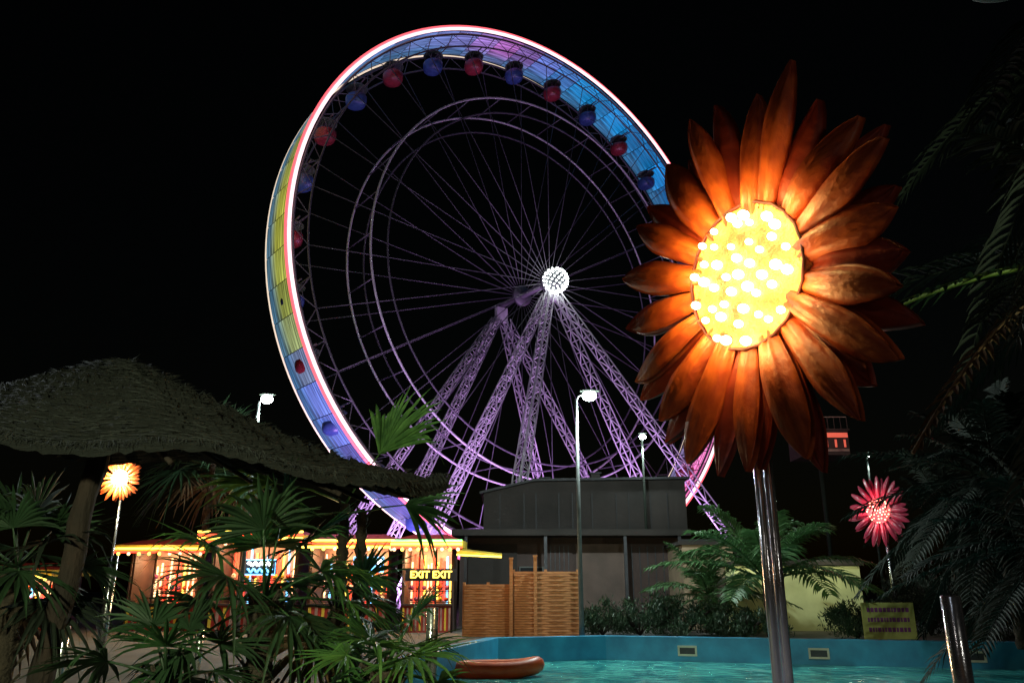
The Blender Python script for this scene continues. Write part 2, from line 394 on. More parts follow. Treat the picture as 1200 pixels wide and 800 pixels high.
def flower(center,facing,R1,postbase,petkey,backkey,disckey,bulbkey,lcol,le,label,seed,n1=18,n2=17,nl=9,post_r=.06,lz=.115,pw=1.0,double=False):
    base=Vector(postbase); f=top('flower_lamp',base,label,'flower lamp',group='giant flower lamps on poles')
    z=Vector(facing).normalized(); x=Vector((0,0,1)).cross(z).normalized(); y=z.cross(x)
    HM=Matrix.Translation(Vector(center)-base)@Matrix((x,y,z)).transposed().to_4x4()
    rr=random.Random(seed); dr=R1*.36
    mb=MB(); vs=[(0,0,.05)];fs=[];n=48
    for r,zz in((.4,.045),(.75,.03),(.93,.02),(.97,.025),(1.0,.02),(1.02,-.05)):
        for j in range(n):
            wv=1+(.014*(j%2) if r>.9 else 0)
            a=2*math.pi*j/n; vs.append((dr*r*wv*math.cos(a),dr*r*wv*math.sin(a),zz*R1))
    fs=[(0,1+j,1+(j+1)%n) for j in range(n)]
    for i in range(5):
        for j in range(n): a=1+i*n+j;b_=1+i*n+(j+1)%n; fs.append((a,a+n,b_+n,b_))
    mb.add(vs,fs,disckey,True); part('disc',f,mb,HM)
    mb=MB(); mb.tube([(dr*(1.015+.012*(j%2))*math.cos(2*math.pi*j/n),dr*(1.015+.012*(j%2))*math.sin(2*math.pi*j/n),.03*R1) for j in range(n)],.008*R1,'rimred',6,closed=True); part('disc_rim',f,mb,HM,label='dark red scalloped rim of the disc')
    mb=MB(); mb.ball((0,0,0),.021*R1,bulbkey,10,7,(1,1,1.3)); bme=mb.mesh('bulb')
    for ring,(r,m_) in enumerate(((0,1),(.24,5),(.46,9),(.68,12),(.88,16))):
        for j in range(m_):
            a=2*math.pi*(j+.3*ring)/m_+rr.uniform(-.14,.14); q=r*(1+rr.uniform(-.08,.08))
            part('bulb',f,None,HM@Matrix.Translation((dr*q*math.cos(a),dr*q*math.sin(a),.065*R1))@Matrix.Scale(rr.uniform(.75,1.2),4),me=bme)
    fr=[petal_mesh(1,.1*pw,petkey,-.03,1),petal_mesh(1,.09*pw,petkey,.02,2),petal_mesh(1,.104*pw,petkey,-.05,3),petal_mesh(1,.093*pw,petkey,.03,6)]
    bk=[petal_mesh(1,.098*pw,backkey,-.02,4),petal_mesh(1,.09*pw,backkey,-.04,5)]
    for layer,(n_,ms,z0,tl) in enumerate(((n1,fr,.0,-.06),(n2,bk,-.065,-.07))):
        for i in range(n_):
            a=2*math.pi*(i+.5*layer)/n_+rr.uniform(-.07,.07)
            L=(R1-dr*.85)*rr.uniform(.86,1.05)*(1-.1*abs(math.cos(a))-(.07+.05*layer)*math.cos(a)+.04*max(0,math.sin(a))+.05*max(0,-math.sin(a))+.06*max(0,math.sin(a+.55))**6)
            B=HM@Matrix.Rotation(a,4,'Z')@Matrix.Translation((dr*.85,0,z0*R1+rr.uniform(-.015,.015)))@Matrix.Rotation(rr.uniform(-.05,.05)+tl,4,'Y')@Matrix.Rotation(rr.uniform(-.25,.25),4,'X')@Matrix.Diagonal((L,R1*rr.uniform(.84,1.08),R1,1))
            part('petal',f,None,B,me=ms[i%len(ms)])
    c=Vector(center)-base; pt=c.z-.5*R1/1.47
    for dx_ in ((-.036,.036) if double else (0,)):
        mb=MB(); pr=.034 if double else post_r
        mb.tube([(dx_,0,0),(dx_,0,pt)],pr,'steel',24); part('post',f,mb)
    mb=MB(); mb.tube([(0,0,0),(0,0,.02)],.16,'steel',20); part('base_plate',f,mb)
    mb=MB(); mb.bar((0,0,pt-.05),c-z*.1,.1,.1,'dark'); part('bracket',f,mb)
    for i in range(nl):
        a=2*math.pi*i/nl; q=dr*1.04 if i else 0
        p=HM@Vector((q*math.cos(a),q*math.sin(a),lz*R1)); plight('bulb_light',base+p,le*(1 if i else .8),lcol,.03*R1)
    return f
M['rimred']=mat('disc_rim_red', (.1,.012,.008), (.05,.006,.005), 9, .6)
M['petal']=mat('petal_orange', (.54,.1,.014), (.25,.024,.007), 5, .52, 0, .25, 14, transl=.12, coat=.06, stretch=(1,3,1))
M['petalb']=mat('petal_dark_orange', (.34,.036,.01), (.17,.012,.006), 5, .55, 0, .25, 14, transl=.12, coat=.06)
M['disc']=mat('disc_orange', (.85,.5,.14), (.55,.2,.05), 7, .5, 0, .7, 40)
M['petalp']=mat('petal_rose', (.5,.035,.09), (.34,.02,.06), 4, .35, 0, .2, 14, transl=.2, coat=.3)
M['discp']=mat('disc_rose', (.7,.12,.14), (.5,.06,.08), 9, .5)
c=W(876,324,5.45)
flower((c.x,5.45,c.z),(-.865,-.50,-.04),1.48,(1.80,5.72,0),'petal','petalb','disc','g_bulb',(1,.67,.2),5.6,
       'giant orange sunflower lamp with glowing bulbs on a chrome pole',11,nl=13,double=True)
c=W(1030,598,30.5)
flower((c.x,30.5,c.z),(-.85,-.65,0),1.3,(c.x+.25,30.75,0),'petalp','petalp','discp','g_bulbr',(1,.3,.32),9,
       'giant rose-pink flower lamp with glowing centre on a thin pole',12,n1=17,n2=16,nl=4,lz=.2,pw=.8)
c=W(141,560,29)
flower((c.x,29,c.z),(.1,-1,0),.85,(c.x,29.25,0),'petal','petal','disc','g_bulb',(1,.9,.5),130,
       'giant yellow flower lamp glowing beneath the thatched parasol',13,nl=4,lz=.4,pw=.8,post_r=.04)

# ------------------------------------------------------------------ steel posts
for px,ytop,Y,r in((1113,697,5.4,.062),(507,711,7.6,.055),(78,728,9,.05),(134,650,11,.06),(236,735,12,.05)):
    p=W(px,ytop,Y); mb=MB(); mb.tube([(0,0,0),(0,0,p.z-.01),(0,0,p.z)],[r,r,r*.85],'steel',20); mb.tube([(0,0,0),(0,0,.02)],r*2.2,'steel',20)
    top('steel_post',(p.x,Y,0),'upright brushed steel post beside the pool','post',group='steel posts around the pool',mb=mb)

# ------------------------------------------------------------------ street lamps
def lamp(px,Y,ptop,head_dx,e,label,hs=1.0,col=(.82,1,.95),pk='pole'):
    p=W(px,ptop,Y); z=p.z
    l=top('street_lamp',(p.x,Y,0),label,'street lamp',group='street lamps')
    mb=MB(); mb.tube([(0,0,0),(0,0,.5),(0,0,z*.5),(0,0,z-.1)],[.11,.09,.075,.055],pk,10)
    part('pole',l,mb)
    s=1 if head_dx>0 else -1
    mb=MB(); mb.tube([(0,0,z-.15),(s*.1,0,z),(head_dx*.6,0,z+.08)],.035,pk,8); part('arm',l,mb)
    mb=MB(); mb.ball((head_dx,0,z+.2),.26*hs,'leafbk',14,8,(1.3,.8,.2)); part('lamp_head',l,mb)
    mb=MB(); mb.ball((head_dx,0,z+.02),.22*hs,'g_lamp',16,10,(1.05,.9,.8)); part('lamp_glass',l,mb)
    plight('lamp_light',(p.x+head_dx,Y-.05,z-.6),e,col,.15)
    return l
lamp(675,29.2,464,.5,3300,'tall grey street lamp glowing white-green beside the wooden fence',1.15)
lamp(304,30.5,468,.3,1200,'tall street lamp glowing white behind the thatched parasol',1.0)
lamp(752,41,512,.05,500,'street lamp glowing white behind the flat-roofed building',.75,pk='leafbk')
lamp(1015,46,534,.1,150,'small distant street lamp above the trees',.35,pk='leafbk')

# ------------------------------------------------------------------ wooden fence
def fence(px0,px1,ytop,Y):
    a=W(px0,ytop,Y); b_=W(px1,ytop,Y); w=b_.x-a.x; h=(a.z+b_.z)/2
    f=top('wooden_fence',(a.x,Y,0),'slatted light brown wooden fence panel by the pool','fence',group='wooden fence panels')
    mb=MB(); n=int(h/.085)
    for i in range(n):
        z=(i+.5)*h/n
        k_=3
        for q in range(k_):
            x0,x1=w*q/k_,w*(q+1)/k_; sg=.012 if (q+i)%2 else -.012
            mb.bar((x0,sg,z),(x1,-sg,z),.02,h/n*.86,'wood')
    mb.box((w/2,.05,h/2),(w,.01,h*.98),'brown')
    part('slats',f,mb)
    for x in(0,w/2,w):
        mb=MB(); mb.box((x,.10,h/2+.02),(.1,.08,h+.1),'wood'); part('fence_post',f,mb)
fence(544,600,684,30.3); fence(602,677,669,30.1)
for px,yt in((599,655),(627,652)):
    p=W(px,yt,30); mb=MB(); mb.box((0,0,p.z/2),(.12,.12,p.z),'wood'); mb.box((0,0,p.z+.03),(.16,.16,.06),'wood')
    top('wooden_post',(p.x,29.9,0),'tall square wooden post standing at the fence','post',mb=mb,group='wooden posts at the fence')
c=W(600,700,27.5); plight('booth_and_fill_light',(c.x-.6,27.6,2.6),75,(1,.68,.36),.1)  # warm light in front of the wooden fence, outside the booths

# ------------------------------------------------------------------ flat-roofed building
def XZ(px,py,Y): p=W(px,py,Y); return p.x,p.z
b=top('flat_roofed_building',(3,42,0),'dark brown-grey two-storey building with sloping roof edge','building')
def bbox(mb,x0,x1,y0,y1,z0,z1,key): mb.box(((x0+x1)/2-3,(y0+y1)/2-42,(z0+z1)/2),(x1-x0,y1-y0,z1-z0),key)
x0,zt=XZ(567,570,42); x1,_=XZ(802,560,42)
mb=MB(); bbox(mb,x0,x1,42,50,4.3,6.0,'grey')
xm=x0+2.6
prof=[(x0,6.0),(x1,6.0),(x1,7.1),(xm,7.0),(x0,6.4)]
mb.add([(x-3,0,z) for x,z in prof]+[(x-3,8,z) for x,z in prof],[(0,1,2,3,4),(9,8,7,6,5),(1,6,7,2),(4,9,5,0)],'grey')
rs=random.Random(8)
for i in range(1,11):
    xx=x0+(x1-x0)*i/11+rs.uniform(-.2,.2); bbox(mb,xx-.025,xx+.025,41.965,42.0,4.35,6.4,'poledk')
part('upper_wall',b,mb)
mb=MB(); top_=[(x0-.2,6.35),(xm,7.003),(x1+.2,7.12)]
vs=[]
for x,z in top_: vs+=[(x-3,-.3,z),(x-3,8.2,z),(x-3,-.3,z+.12),(x-3,8.2,z+.12)]
fs=[]
for i in range(2):
    a=4*i; fs+=[(a+2,a+6,a+7,a+3),(a,a+1,a+5,a+4),(a,a+4,a+6,a+2),(a+1,a+3,a+7,a+5)]
fs+=[(0,2,3,1),(8,9,11,10)]
mb.add(vs,fs,'poledk'); part('roof',b,mb)
for vx,vw,vh in ((-1.2,.5,.35),(1.6,.5,.6),(4.2,1.1,.35)):
    mb=MB(); mb.box((vx,2.5,6.95+vh/2),(vw,.7,vh+.3),'grey'); mb.box((vx,2.5,7.15+vh),(vw+.15,.85,.06),'poledk'); part('roof_vent',b,mb)
lx0,_=XZ(538,700,39.5); lx1,_=XZ(803,700,39.5)
mb=MB(); bbox(mb,lx0,lx1,39.5,41.9,0,4.0,'brown'); part('lower_wall',b,mb)
mb=MB(); bbox(mb,lx0-.3,lx1+.1,37.8,41.95,4.003,4.28,'grey'); part('awning_slab',b,mb)
for px0,px1,key in((548,606,'grey'),(640,672,'brown'),(676,733,'pinkwall'),(742,798,'brown')):
    a,_=XZ(px0,700,39.4); c,_=XZ(px1,700,39.4); mb=MB(); bbox(mb,a,c,39.38,39.49,.1,3.7,key)
    if key=='brown':
        for i in range(6): bbox(mb,a+(c-a)*i/6,a+(c-a)*i/6+.04,39.34,39.38,.15,3.6,'dark')
    part('wall_panel',b,mb)
a,_=XZ(610,700,39.4); c,_=XZ(636,700,39.4)
mb=MB(); bbox(mb,a,c,39.40,39.47,.1,2.6,'glass'); bbox(mb,a-.06,a,39.36,39.5,.1,2.66,'pole'); bbox(mb,c,c+.06,39.36,39.5,.1,2.66,'pole'); bbox(mb,a,c,39.36,39.5,2.6,2.66,'pole'); part('door',b,mb)
for px in(545,640,735,800):
    xx,_=XZ(px,700,38); mb=MB(); bbox(mb,xx-.07,xx+.07,37.9,38.04,0,4.0,'dark'); part('column',b,mb)

def simple_house(name,px0,px1,yt,Y,depth,key,label,door=True):
    a,_=XZ(px0,690,Y); c,_=XZ(px1,690,Y); z=W((px0+px1)/2,yt,Y).z
    o=top(name,((a+c)/2,Y,0),label,'building'); w=c-a
    mb=MB(); mb.box((0,depth/2,z/2),(w,depth,z),key); part('wall',o,mb)
    mb=MB(); mb.box((0,depth/2,z+.08),(w+.3,depth+.3,.155),'grey'); mb.box((0,.0,z+.2),(w+.2,.1,.08),'poledk'); part('roof',o,mb)
    if door:
        mb=MB(); mb.box((w*.2,-.02,1.05),(.9,.05,2.1),'brown'); mb.box((w*.2-.35,-.07,1.05),(.04,.06,.12),'steel'); part('door',o,mb)
    return o
simple_house('outbuilding',802,862,638,36,4,'tan','small tan plaster outbuilding with flat roof')
simple_house('outbuilding',862,1010,662,34.5,4,'green_wall','low pale yellow-green plaster outbuilding behind the palms',door=False)
for px in (885,985):
    c=W(px,640,33); plight('wall_light',(c.x,33.2,2.9),60,(1,1,.65),.1)
a=W(938,480,52); c=W(990,480,52)
o=top('fairground_tower',((a.x+c.x)/2,52,0),'small red-lit fairground cabin raised on a mast','fairground ride'); w=c.x-a.x
mb=MB(); mb.tube([(0,1.5,0),(0,1.5,a.z-3.0)],.14,'leafbk',12); part('mast',o,mb)
mb=MB(); mb.box((0,1.5,a.z-2.2),(w,3,1.6),'brown'); mb.box((0,-.03,a.z-1.7),(w*.96,.05,.3),'g_rdim'); mb.box((0,-.03,a.z-2.7),(w*.96,.05,.15),'rosewhite')
for i in range(5): mb.box((-w*.4+w*.2*i,-.05,a.z-2.25),(.12,.05,.5),'g_rdim')
part('cabin',o,mb)
mb=MB(); mb.box((0,1.5,a.z-1.33),(w+.2,3.2,.1),'brown')
for i in range(8): mb.box((-w/2+w*i/7,0,a.z-.9),(.04,.04,.8),'brown')
mb.box((0,0,a.z-.48),(w,.05,.05),'rosewhite'); part('roof',o,mb)
plight('cabin_light',(a.x+1.5,49.0,a.z-1.5),60,(1,.5,.45),.2)

# ------------------------------------------------------------------ fairground booths
def booth(px0,px1,Y,yroof,cols,label,seed):
    rr=random.Random(seed); a=W(px0,700,Y).x; c=W(px1,700,Y).x; w=c-a; z=W((px0+px1)/2,yroof,Y).z
    o=top('fairground_booth',((a+c)/2,Y,0),label,'fairground booth',group='lit fairground booths')
    mb=MB(); mb.box((0,2.2,z*.42),(w,.1,z*.84),'rosewhite')
    for s in(-1,1): mb.box((s*w/2,1.1,z*.42),(.08,2.2,z*.84),'brown')
    part('wall',o,mb)
    mb=MB(); mb.box((0,0,.5),(w*.96,.5,1.0),'red'); mb.box((0,-.02,1.04),(w,.62,.07),'brown')
    for i in range(12): mb.box((-w*.46+w*.92*i/11,-.262,.5),(w*.035,.02,.85),'rosewhite' if i%2 else 'yellow')
    part('counter',o,mb)
    mb=MB(); X=w/2+.42; vs=[(-X,-1.0,z-.62),(X,-1.0,z-.62),(X,2.6,z-.5),(-X,2.6,z-.5),(-w/2+.3,.6,z-.3),(w/2-.3,.6,z-.3),(-X,-1.0,z-.9),(X,-1.0,z-.9),(X,2.6,z-.8),(-X,2.6,z-.8)]
    mb.add(vs,[(0,1,5,4),(4,5,2,3),(0,4,3),(1,2,5)],'red'); mb.add(vs,[(0,6,7,1),(1,7,8,2),(0,3,9,6)],'yellow'); mb.add(vs,[(6,9,8,7)],'yellow')
    part('canopy',o,mb)
    for i,cn in enumerate(cols):
        mb=MB(); zz=z-.9+.13*i; mb.tube([(-X,-1.04,zz),(X,-1.04,zz)],.05,cn,6); part('light_strip',o,mb)
    for i in range(14):
        mb=MB(); x=-w*.45+w*.9*i/13; cn=rr.choice(['g_w','g_w','g_y','g_r','g_b','g_y','g_r'])
        mb.tube([(x,2.05,.7+rr.random()*.8),(x,2.05,z-1.0-rr.random()*.5)],.04,cn,6)
        part('light_tube',o,mb)
    mb=MB()
    for s_ in range(3):
        mb.box((0,1.85,1.1+s_*.45),(w*.9,.3,.04),'brown')
        x=-w*.43
        while x<w*.43:
            r_=rr.uniform(.07,.13); mb.ball((x,1.8,1.13+s_*.45+r_),r_,rr.choice(['red','yellow','purple','gblue','white','orange']),8,6); x+=r_*2+.05
    part('prize_shelf',o,mb)
    for i in range(9):
        mb=MB(); mb.ball((-X+2*X*(i+.5)/9,-1.1,z-.98),.07,rr.choice(['g_w','g_y','g_w']),8,6); part('canopy_bulb',o,mb)
    for x in(-w/2,-w/6,w/6,w/2):
        mb=MB(); mb.tube([(x,-.2,0),(x,-.2,z-.7)],.04,'brown',8)
        part('booth_post',o,mb)
    for x in(-w*.25,w*.25): plight('booth_and_fill_light',((a+c)/2+x,Y+.9,z-1.2),150,(1,.57,.28),.12)
    plight('booth_and_fill_light',((a+c)/2,Y-1.8,z-.6),70,(1,.55,.25),.1)
    return o,w,z
booth(152,235,35,622,['g_r','g_y'],'fairground booth with low canopy edged with red neon strips',1)
o2,w2,z2=booth(247,345,34,610,['g_r','g_y','g_r','g_y'],'fairground booth with glowing red and yellow roof edge and blue sign',2)
o3,w3,z3=booth(362,455,34.2,616,['g_y','g_r','g_y'],'fairground booth with warm lit shelves and blue neon sign',3)
o4,w4,z4=booth(472,530,33.5,616,['g_r','g_y','g_g'],'fairground booth with red, yellow and green neon roof strips',4)
booth(-10,60,35,650,['g_y'],'fairground booth with yellow neon strip behind palm leaves',5)
mb=MB(); aw=W(536,647,33.2); bw=W(588,650,33.2)
mb.add([(aw.x,32.8,aw.z+.08),(bw.x,32.8,bw.z-.02),(bw.x,34,bw.z+.1),(aw.x,34,aw.z+.2),(aw.x,32.8,aw.z-.12),(bw.x,32.8,bw.z-.1),(bw.x,34,bw.z-.1),(aw.x,34,aw.z-.1)],[(0,1,2,3),(4,7,6,5),(0,4,5,1),(1,5,6,2),(2,6,7,3)],'yellow')
part('awning',o4,mb,Matrix.Translation(-o4.location))
mb=MB(); mb.tube([(aw.x,32.75,aw.z-.1),(bw.x,32.75,bw.z-.09)],.04,'g_y',6); part('light_strip',o4,mb,Matrix.Translation(-o4.location))
plight('booth_and_fill_light',((aw.x+bw.x)/2,32.2,aw.z-.5),45,(1,.75,.3),.1)
for (o,w,z,px,py,Y) in((o2,w2,z2,305,664,32.8),(o3,w3,z3,432,661,33.0)):
    p=W(px,py,Y); mb=MB(); mb.box((0,.03,0),(1.25,.04,.6),'dark')
    for q in range(2):
        mb.tube([(-.5+i*.05,-.03,(.12-.25*q)+.07*math.sin(i*1.3+q)) for i in range(21)],.04,'g_b' if q else 'g_white',6)
    mb.tube([(-.6,-.02,-.28),(.6,-.02,-.28),(.6,-.02,.28),(-.6,-.02,.28)],.03,'g_b',6,closed=True)
    s=part('sign',o,mb,Matrix.Translation(p-o.location),label='glowing blue neon sign')
cu=bpy.data.curves.new('exit_text','FONT'); cu.body='EXIT EXIT'; cu.size=.37; cu.extrude=.02; cu.offset=.009; cu.align_x='CENTER'; cu.align_y='CENTER'
to=bpy.data.objects.new('tmp',cu); COL.objects.link(to); dg=bpy.context.evaluated_depsgraph_get(); tm=bpy.data.meshes.new_from_object(to.evaluated_get(dg)); bpy.data.objects.remove(to)
tm.materials.clear(); tm.materials.append(M['g_y'])
p=W(505,673,32.1); mb=MB(); mb.box((0,.05,0),(2.0,.06,.46),'dark')
s=part('sign',o4,mb,Matrix.Translation(p-o4.location),label='dark sign with yellow glowing exit lettering')
part('lettering',s,None,Matrix.Rotation(math.pi/2,4,'X'),me=tm)

# sign by pool
p=W(1050,731,27.5); sg=top('notice_board',(p.x,28.0,0),'pale yellow notice board with purple lettering at the pool edge','sign')
w,h=1.75,1.15; zc=.62
mb=MB(); mb.box((0,0,zc),(w,.05,h),'paleyellow'); part('board',sg,mb,bevel=.01)
mb=MB(); rr=random.Random(5)
for r_ in range(3):
    x=-w*.4
    while x<w*.38:
        l=rr.uniform(.05,.12); mb.box((x+l/2,-.032,zc+h*.3-r_*h*.27),(l,.012,h*.12),'purple'); x+=l+.03
part('lettering',sg,mb,kind='stuff')
for s in(-1,1):
    mb=MB(); mb.tube([(s*w*.4,.05,0),(s*w*.4,.05,zc+h/2)],.03,'pole',8); part('leg',sg,mb)

# ------------------------------------------------------------------ plants
def blade(mb,o,d,n,L,w,droop,key,rows=4):
    side=d.cross(n).normalized(); vs=[];fs=[]
    for i in range(rows+1):
        s=i/rows; ww=w*(.35+1.3*s if s<.5 else max(0.0,1-(s-.5)/.5)**.8)+.001
        c=o+d*L*s+Vector((0,0,-droop*L*s*s*s))
        vs+=[c-side*ww,c-n*ww*.45,c+side*ww]
    for i in range(rows):
        a=3*i; fs+=[(a,a+3,a+4,a+1),(a+1,a+4,a+5,a+2)]
    mb.add(vs,fs,key)
def fan_leaf(mb,o,d,n,Rl,key,rr,nb=26,spread=115):
    side=d.cross(n).normalized(); n=side.cross(d).normalized()
    lo=-spread*rr.uniform(.75,1); hi=spread*rr.uniform(.75,1)
    for i in range(nb):
        if rr.random()<.05: continue
        a=math.radians(lo+(hi-lo)*(i+.5)/nb+rr.uniform(-3,3)); dd=(d*math.cos(a)+side*math.sin(a)+n*(.12*abs(math.sin(a))+rr.uniform(-.05,.05))).normalized()
        L=Rl*(.68+.32*math.cos(a*.6))*rr.uniform(.85,1.06)
        blade(mb,o,dd,n,L,Rl*.036,rr.uniform(.05,.35)*(1+1.5*(rr.random()<.2)),key)
def fan_palm(base,ht,n,Rl,pet,seed,label,keys=('leaf','leaf2'),e0=85,e1=-35,lean=(0,0),dirs=None,tr=.11,spread=115):
    rr=random.Random(seed); o=top('fan_palm',base,label,'palm',group='fan palms by the pool')
    mb=MB(); pts=[];rd=[]
    N=max(4,int(ht/.1))
    for i in range(N+1):
        s=i/N; pts.append((lean[0]*s,lean[1]*s,ht*s)); rd.append(tr+.03*(i%2)+.02*rr.random())
    mb.tube(pts,rd,'fibre',12); c=Vector((lean[0],lean[1],ht))
    for i in range(60):
        a=rr.uniform(0,6.28); s=rr.random(); q=Vector((lean[0]*s+tr*math.cos(a),lean[1]*s+tr*math.sin(a),ht*s)); mb.bar(q,q+Vector((.1*math.cos(a),.1*math.sin(a),.12)),.03,.015,'fibre')
    part('trunk',o,mb)
    mb=MB()
    for i in range(n if dirs is None else len(dirs)):
        az=i*2.39996+rr.uniform(-.3,.3); el=math.radians(e0+(e1-e0)*((i+.5)/n)**.85+rr.uniform(-8,8))
        if dirs: az,el=math.radians(dirs[i][0]),math.radians(dirs[i][1])
        d=Vector((math.cos(az)*math.cos(el),math.sin(az)*math.cos(el),math.sin(el)))
        P=pet*rr.uniform(.75,1.15); p1=c+d*P*.5; p2=c+d*P+Vector((0,0,-.1*P*P))
        mb.tube([c,p1,p2],[.02,.013,.009],keys[0],5)
        ld=(p2-p1).normalized(); ld=(ld+Vector((0,0,-.25 if dirs is None else 0))).normalized()
        up=Vector((0,0,1)); s_=ld.cross(up); 
        if s_.length<.1: s_=Vector((1,0,0))
        nn=s_.normalized().cross(ld); nn=(nn+Vector((rr.uniform(-.5,.5),rr.uniform(-.5,.5)-(1.0 if dirs else 0),0))).normalized()
        fan_leaf(mb,p2,ld,nn,Rl*rr.uniform(.8,1.1),('dry' if el<math.radians(e1+10) and rr.random()<.25 and not dirs else rr.choice(keys)),rr,spread=spread)
    part('crown',o,mb)
    return o
def P(px,py,Y): p=W(px,py,Y); return (p.x,Y,0),p.z
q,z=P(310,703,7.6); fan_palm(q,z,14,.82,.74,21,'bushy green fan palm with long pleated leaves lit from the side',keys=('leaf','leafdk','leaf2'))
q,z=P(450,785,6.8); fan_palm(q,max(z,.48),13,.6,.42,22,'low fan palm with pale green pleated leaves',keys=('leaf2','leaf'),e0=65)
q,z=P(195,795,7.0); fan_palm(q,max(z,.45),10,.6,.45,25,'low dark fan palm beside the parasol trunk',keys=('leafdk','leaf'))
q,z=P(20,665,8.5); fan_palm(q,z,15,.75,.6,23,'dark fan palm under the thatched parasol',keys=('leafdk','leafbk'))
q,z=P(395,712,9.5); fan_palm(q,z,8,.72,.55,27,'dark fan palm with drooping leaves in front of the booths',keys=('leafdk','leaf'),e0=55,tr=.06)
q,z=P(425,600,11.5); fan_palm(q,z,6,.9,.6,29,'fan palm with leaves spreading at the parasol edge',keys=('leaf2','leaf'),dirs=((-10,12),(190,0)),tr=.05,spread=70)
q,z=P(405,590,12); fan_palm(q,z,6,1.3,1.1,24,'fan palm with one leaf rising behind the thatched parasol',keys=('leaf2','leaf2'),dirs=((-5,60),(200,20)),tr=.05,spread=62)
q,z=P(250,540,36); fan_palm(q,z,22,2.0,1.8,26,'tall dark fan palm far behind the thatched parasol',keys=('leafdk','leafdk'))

def frond(mb,o,d,L,droop,key,rr,nl=34,lw=.012,ll=.22,rk=None,thick=1.0,tp=.85):
    pts=[]
    for i in range(11):
        s=i/10; pts.append(o+d*L*s+Vector((0,0,-droop*L*s*s)))
    mb.tube(pts,[.022*L*.4*thick*(1-tp*i/10) for i in range(11)],rk or key,5)
    for i in range(nl):
        s=.12+.88*i/nl; f=s*10; k_=min(9,int(f)); p=pts[k_].lerp(pts[k_+1],f-k_); t=(pts[k_+1]-pts[k_]).normalized()
        sd=t.cross(Vector((0,0,1))); sd=sd.normalized() if sd.length>.05 else Vector((1,0,0)); up=sd.cross(t)
        l=L*ll*max(0.01,math.sin(math.pi*(.15+.8*s)))**.6*rr.uniform(.85,1.1)
        for g_ in(-1,1):
            dd=(sd*g_*.8+t*.65+up*.25+Vector((0,0,rr.uniform(-.2,.05)))).normalized()
            blade(mb,p,dd,up,l,lw*L,rr.uniform(.2,.5),key,3)
def date_palm(base,ht,n,L,seed,label,key='frond',tr=.2,e0=80,e1=-10,droop=(.25,.5),extra=()):
    rr=random.Random(seed); o=top('date_palm',base,label,'palm',group='date palms')
    mb=MB(); N=max(3,int(ht/.15)); mb.tube([(0,0,ht*i/N) for i in range(N+1)],[tr*(1.1 if i%2 else .9) for i in range(N+1)],'fibre',12); part('trunk',o,mb)
    mb=MB()
    for i in range(n):
        az=i*2.39996+rr.uniform(-.2,.2)
        el=math.radians(e0+(e1-e0)*((i+.5)/n)+rr.uniform(-6,6)); d=Vector((math.cos(az)*math.cos(el),math.sin(az)*math.cos(el),math.sin(el)))
        frond(mb,Vector((0,0,ht)),d,L*rr.uniform(.8,1.1),rr.uniform(*droop),key,rr)
    for d,L2,dr_,kk in extra: frond(mb,Vector((0,0,ht)),Vector(d).normalized(),L2,dr_,kk,rr,rk='stem' if kk!='dry' else 'dry',thick=1.3,nl=30,ll=.1,tp=.5)
    part('crown',o,mb); return o
q,z=P(905,690,29.7); q=(q[0],30.2,0); date_palm(q,1.9,22,4.9,31,'bushy young date palm with arching pale green fronds',e1=15,droop=(.35,.6))
q,z=P(830,700,33); date_palm(q,1.4,18,3.4,32,'small date palm against the tan outbuilding')
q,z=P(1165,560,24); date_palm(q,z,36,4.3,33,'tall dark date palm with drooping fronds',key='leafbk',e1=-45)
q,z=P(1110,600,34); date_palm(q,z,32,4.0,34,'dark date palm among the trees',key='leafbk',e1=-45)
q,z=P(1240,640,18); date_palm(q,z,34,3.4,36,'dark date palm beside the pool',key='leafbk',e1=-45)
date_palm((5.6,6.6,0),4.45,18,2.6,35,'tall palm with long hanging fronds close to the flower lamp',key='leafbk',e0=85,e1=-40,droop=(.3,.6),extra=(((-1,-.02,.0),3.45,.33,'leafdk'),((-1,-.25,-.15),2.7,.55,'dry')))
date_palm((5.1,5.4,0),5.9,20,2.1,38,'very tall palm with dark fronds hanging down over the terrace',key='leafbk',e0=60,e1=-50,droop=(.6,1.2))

def shrub(px,Y,w,h,seed,key='leaf',n=1600,label='dense low green shrub along the pool'):
    rr=random.Random(seed); x=W(px,700,Y).x; o=top('shrub',(x,Y,0),label,'shrub',group='shrubs by the pool')
    mb=MB()
    for i in range(14):
        a=rr.uniform(0,6.28); mb.tube([(0,0,0),(w*.2*math.cos(a),w*.15*math.sin(a),h*.5),(w*.4*math.cos(a),w*.3*math.sin(a),h*.85)],[.03,.02,.008],'bark',5)
    part('stems',o,mb); mb=MB()
    cl=[(rr.uniform(-w/2,w/2),rr.uniform(-w/4,w/4),h*rr.uniform(.2,.95)*rr.uniform(.6,1),rr.uniform(.12,.3)*min(w,h)) for _ in range(26)]
    for i in range(n):
        cx_,cy_,cz,cr=rr.choice(cl); v=Vector((rr.gauss(0,1),rr.gauss(0,1),rr.gauss(0,1)))*cr*.6
        c=Vector((cx_,cy_,cz))+v; 
        if c.z<.02: c.z=.05
        d=Vector((rr.gauss(0,.6),rr.gauss(0,.6),rr.gauss(.9,.6))).normalized(); s_=d.cross(Vector((rr.random(),rr.random(),.3))).normalized(); l=rr.uniform(.08,.24)
        mb.add([c-s_*l*.05,c+d*l*.5+s_*-.13*l,c+d*l,c+d*l*.5+s_*.13*l],[(0,1,2,3)],key)
    part('foliage',o,mb)
